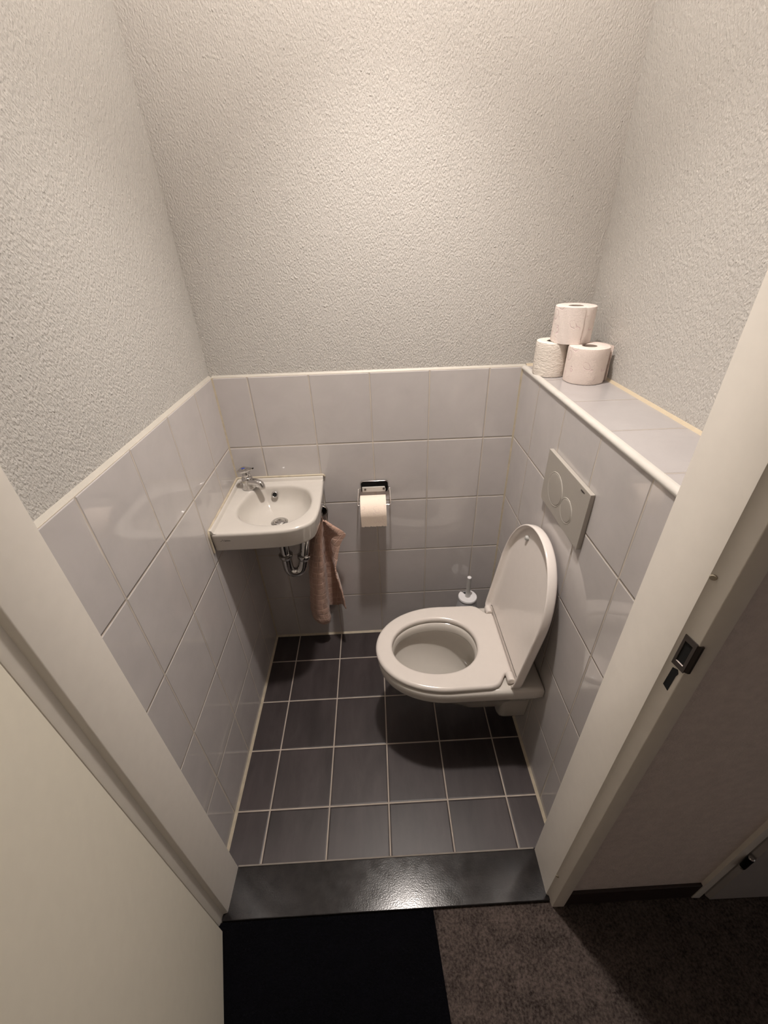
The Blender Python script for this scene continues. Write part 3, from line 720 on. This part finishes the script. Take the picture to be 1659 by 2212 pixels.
def paper_roll(name, loc, R_, h, mat, label, group, axis='Z', r0=.0200, ph=0.0, flap=True, loose=0.0, cat='toilet paper roll'):
    t = thing(name, loc, label, cat, group); n = 72
    A = (lambda r, a, z: (loc[0] + r * math.cos(a), loc[1] + r * math.sin(a), loc[2] + z)) if axis == 'Z' else (lambda r, a, z: (loc[0] + z, loc[1] - r * math.cos(a), loc[2] + r * math.sin(a)))
    rnd = random.Random(int(R_ * 1e5) + int(loc[0] * 1000)); k1, k2 = rnd.uniform(0, 6), rnd.uniform(0, 6)
    def ring(r, z, wob=0): return [A(r + wob * (math.sin(3 * 2 * PI * i / n + k1) + .6 * math.sin(7 * 2 * PI * i / n + k2)), 2 * PI * i / n, z) for i in range(n)]
    prof = [(r0 + .0006, .0015), (r0 + .004, 0), (R_ - .003, 0), (R_ - .0008, .0012)] + [(R_, h * q) for q in (.05, .25, .5, .75, .95)] + [(R_ - .0008, h - .0012), (R_ - .003, h), (r0 + .004, h), (r0 + .0006, h - .0015)]
    rs = [ring(r, z, .0005 if r > R_ * .9 else 0) for r, z in prof]
    G().rings(rs + rs[:1], False, False).link('paper', mat, t, ang=45)
    cr = [ring(r, z) for r, z in ((r0 + .0004, .0012), (r0 + .0004, h - .0012), (r0 - .0010, h - .0012), (r0 - .0010, .0012))]
    G().rings(cr + cr[:1], False, False).link('core', M['card'], t, ang=45)
    if flap:
        a0, a1, m = ph, ph + 1.25, 22; g = G()
        o_, i_ = [], []
        for j in range(m + 1):
            a = a0 + (a1 - a0) * j / m; lift = .0011 + loose * max(0, 1 - j / 6) ** 1.5
            o_.append([A(R_ + lift + .0009 + (.0006 * math.sin(9 * z / h + j)), a, z) for z in [h * q / 10 for q in range(11)]])
            i_.append([A(R_ + lift - (.0 if j < 8 else .0006), a, z) for z in [h * q / 10 for q in range(10, -1, -1)]])
        g.rings([a + b for a, b in zip(o_, i_)]); g.link('loose_sheet', mat, t, ang=60)
    return t
gname = 'spare toilet rolls piled on the tiled ledge'
paper_roll('toilet_roll', (1.1425, -.1840, ZT + .0004), .0555, .0970, M['paper_pink_strong'], 'lower right toilet roll with pink leaf print on the tiled ledge', gname, ph=-.30, loose=.006)
paper_roll('toilet_roll', (1.0725, -.1000, ZT + .0004), .0500, .0970, M['paper_plain'], 'plain crumpled toilet roll at the left below the pile', gname, ph=-.9, loose=.004)
paper_roll('toilet_roll', (1.1120, -.1160, ZT + .0978), .0555, .0950, M['paper_pink'], 'topmost toilet roll standing on the two lower rolls', gname, ph=3.55, loose=.002)
hr_ = paper_roll('hanging_roll', (.4575, -.0600, .7448), .0505, .0960, M['paper_roll'], 'toilet roll in use hanging on the chrome paper holder', None, axis='X', flap=False)
# hanging end of the roll
g = G(); rowsf, rowsb = [], []
m = 18
for j in range(m + 1):
    q = j / m
    if q < .45:
        a = 1.9 - (1.9) * q / .45; y, z, ny, nz = -.0600 - .0520 * math.cos(a), .7448 + .0520 * math.sin(a), -math.cos(a), math.sin(a)
    else:
        k = (q - .45) / .55; y, z, ny, nz = -.1120 + .004 * k, .7448 - .049 * k, -1, 0
    jag = [(.0016 * math.sin(i * 2.3) + .001 * math.sin(i * 5.1)) if j == m else 0 for i in range(25)]
    rowsf.append([(.4578 + .0954 * i / 24, y + ny * .0007, z + nz * .0007 + jag[i]) for i in range(25)])
    rowsb.append([(.4578 + .0954 * i / 24, y, z + jag[i]) for i in range(24, -1, -1)])
g.rings([a + b for a, b in zip(rowsf, rowsb)]); g.link('hanging_sheet', M['paper_roll'], hr_, ang=60)

# ------------------------------------------------------------------ toilet brush and its pot
bxx, byy = .8925, -.0900
pot = thing('brush_pot', (bxx, byy, 0), 'grey tapered toilet brush pot on the floor in the back right corner', 'brush pot')
g = G().lathe([(.0620, .0004), (.0640, .004), (.0560, .10), (.0460, .22), (.0385, .284), (.0365, .284), (.0440, .22), (.0540, .10), (.0600, .008)], (bxx, byy, 0), n=48)
g.link('pot', M['brush_pot'], pot, ang=50)
la = math.radians(-78)
g = G()
for k in range(5):
    a = la + .06 + k * .055; hh = .006 + .002 * (k % 2); rr = .0425
    p = Vector((bxx + rr * math.cos(a), byy + rr * math.sin(a), .268)); tt = Vector((-math.sin(a), math.cos(a), 0)); nn = Vector((math.cos(a), math.sin(a), .1))
    g.rings([[p + nn * d + tt * x + Vector((0, 0, z)) for x, z in ((-.001, -.0015), (.001, -.0015), (.001, .0015 + .001 * (k % 2)), (-.001, .0015 + .001 * (k % 2)))] for d in (-.0032, .0006)])
g.link('mark', M['ink'], pot)
tb = thing('toilet_brush', (bxx, byy, .29), 'white toilet brush handle and lid standing in the grey pot behind the toilet', 'toilet brush')
dn = [(bxx + .0405 * math.cos(a), byy + .0405 * math.sin(a)) for a in [math.radians(128 + 322 * k / 60) for k in range(61)]] + [(bxx + .010 * math.cos(a), byy + .010 * math.sin(a)) for a in [math.radians(x) for x in (92, 110, 128)]]
G().rings([z3(dn, .2846), z3(dn, .2905), z3([(bxx + (x - bxx) * .95, byy + (y - byy) * .95) for x, y in dn], .2935)]).link('brush_lid', M['brush_white'], tb, ang=40)
G().lathe([(.0115, .0), (.0100, .012), (.0092, .040), (.0092, .106)], (bxx, byy, .2930), n=28).link('handle', M['brush_stick'], tb, ang=40)
G().lathe([(.0092, 0), (.0092, .0015), (.0075, .0030), (.003, .0036)], (bxx, byy, .3992), n=28).link('handle_cap', M['brush_white'], tb, ang=50)
G().lathe([(.005, 0), (.030, .02), (.032, .09), (.010, .11), (.006, .13), (.006, .2560)], (bxx, byy, .0280), n=28).link('brush_head', M['brush_white'], tb, ang=50)

# ------------------------------------------------------------------ light: the ceiling lamp of the toilet, an added bounce fill, and the dim hallway
def lamp(name, typ, watt, **kw):
    l = bpy.data.lights.new(name, typ); l.energy = watt; l.color = (1.0, .916, .855); l.shadow_soft_size = .045
    for k, v in kw.items(): setattr(l, k, v)
    o = bpy.data.objects.new(name, l); COL.objects.link(o); o.location = (.60, -.485, 2.60); return o
lamp('ceiling_lamp_beam', 'SPOT', 112, spot_size=math.radians(82), spot_blend=1.0)      # one lamp: a wide downward beam,
lamp('ceiling_lamp_spill', 'POINT', 17.0)                                                 # its weak spill to the sides
lamp('ceiling_bounce_fill', 'SPOT', 22, spot_size=math.radians(160), spot_blend=.6).rotation_euler = (PI, 0, 0)   # added fill, bounced off the white ceiling to soften the shadows
w = bpy.data.worlds.new('world'); S.world = w; w.use_nodes = True
w.node_tree.nodes['Background'].inputs[0].default_value = (1, .93, .88, 1); w.node_tree.nodes['Background'].inputs[1].default_value = .23

S.view_settings.view_transform = 'Standard'; S.view_settings.look = 'None'; S.view_settings.exposure = -.12; S.view_settings.gamma = 1
S.view_settings.use_curve_mapping = False
S.cycles.max_bounces = 10; S.cycles.diffuse_bounces = 6; S.cycles.use_denoising = True
S.cycles.sample_clamp_indirect = 6; S.cycles.caustics_reflective = False; S.cycles.caustics_refractive = False
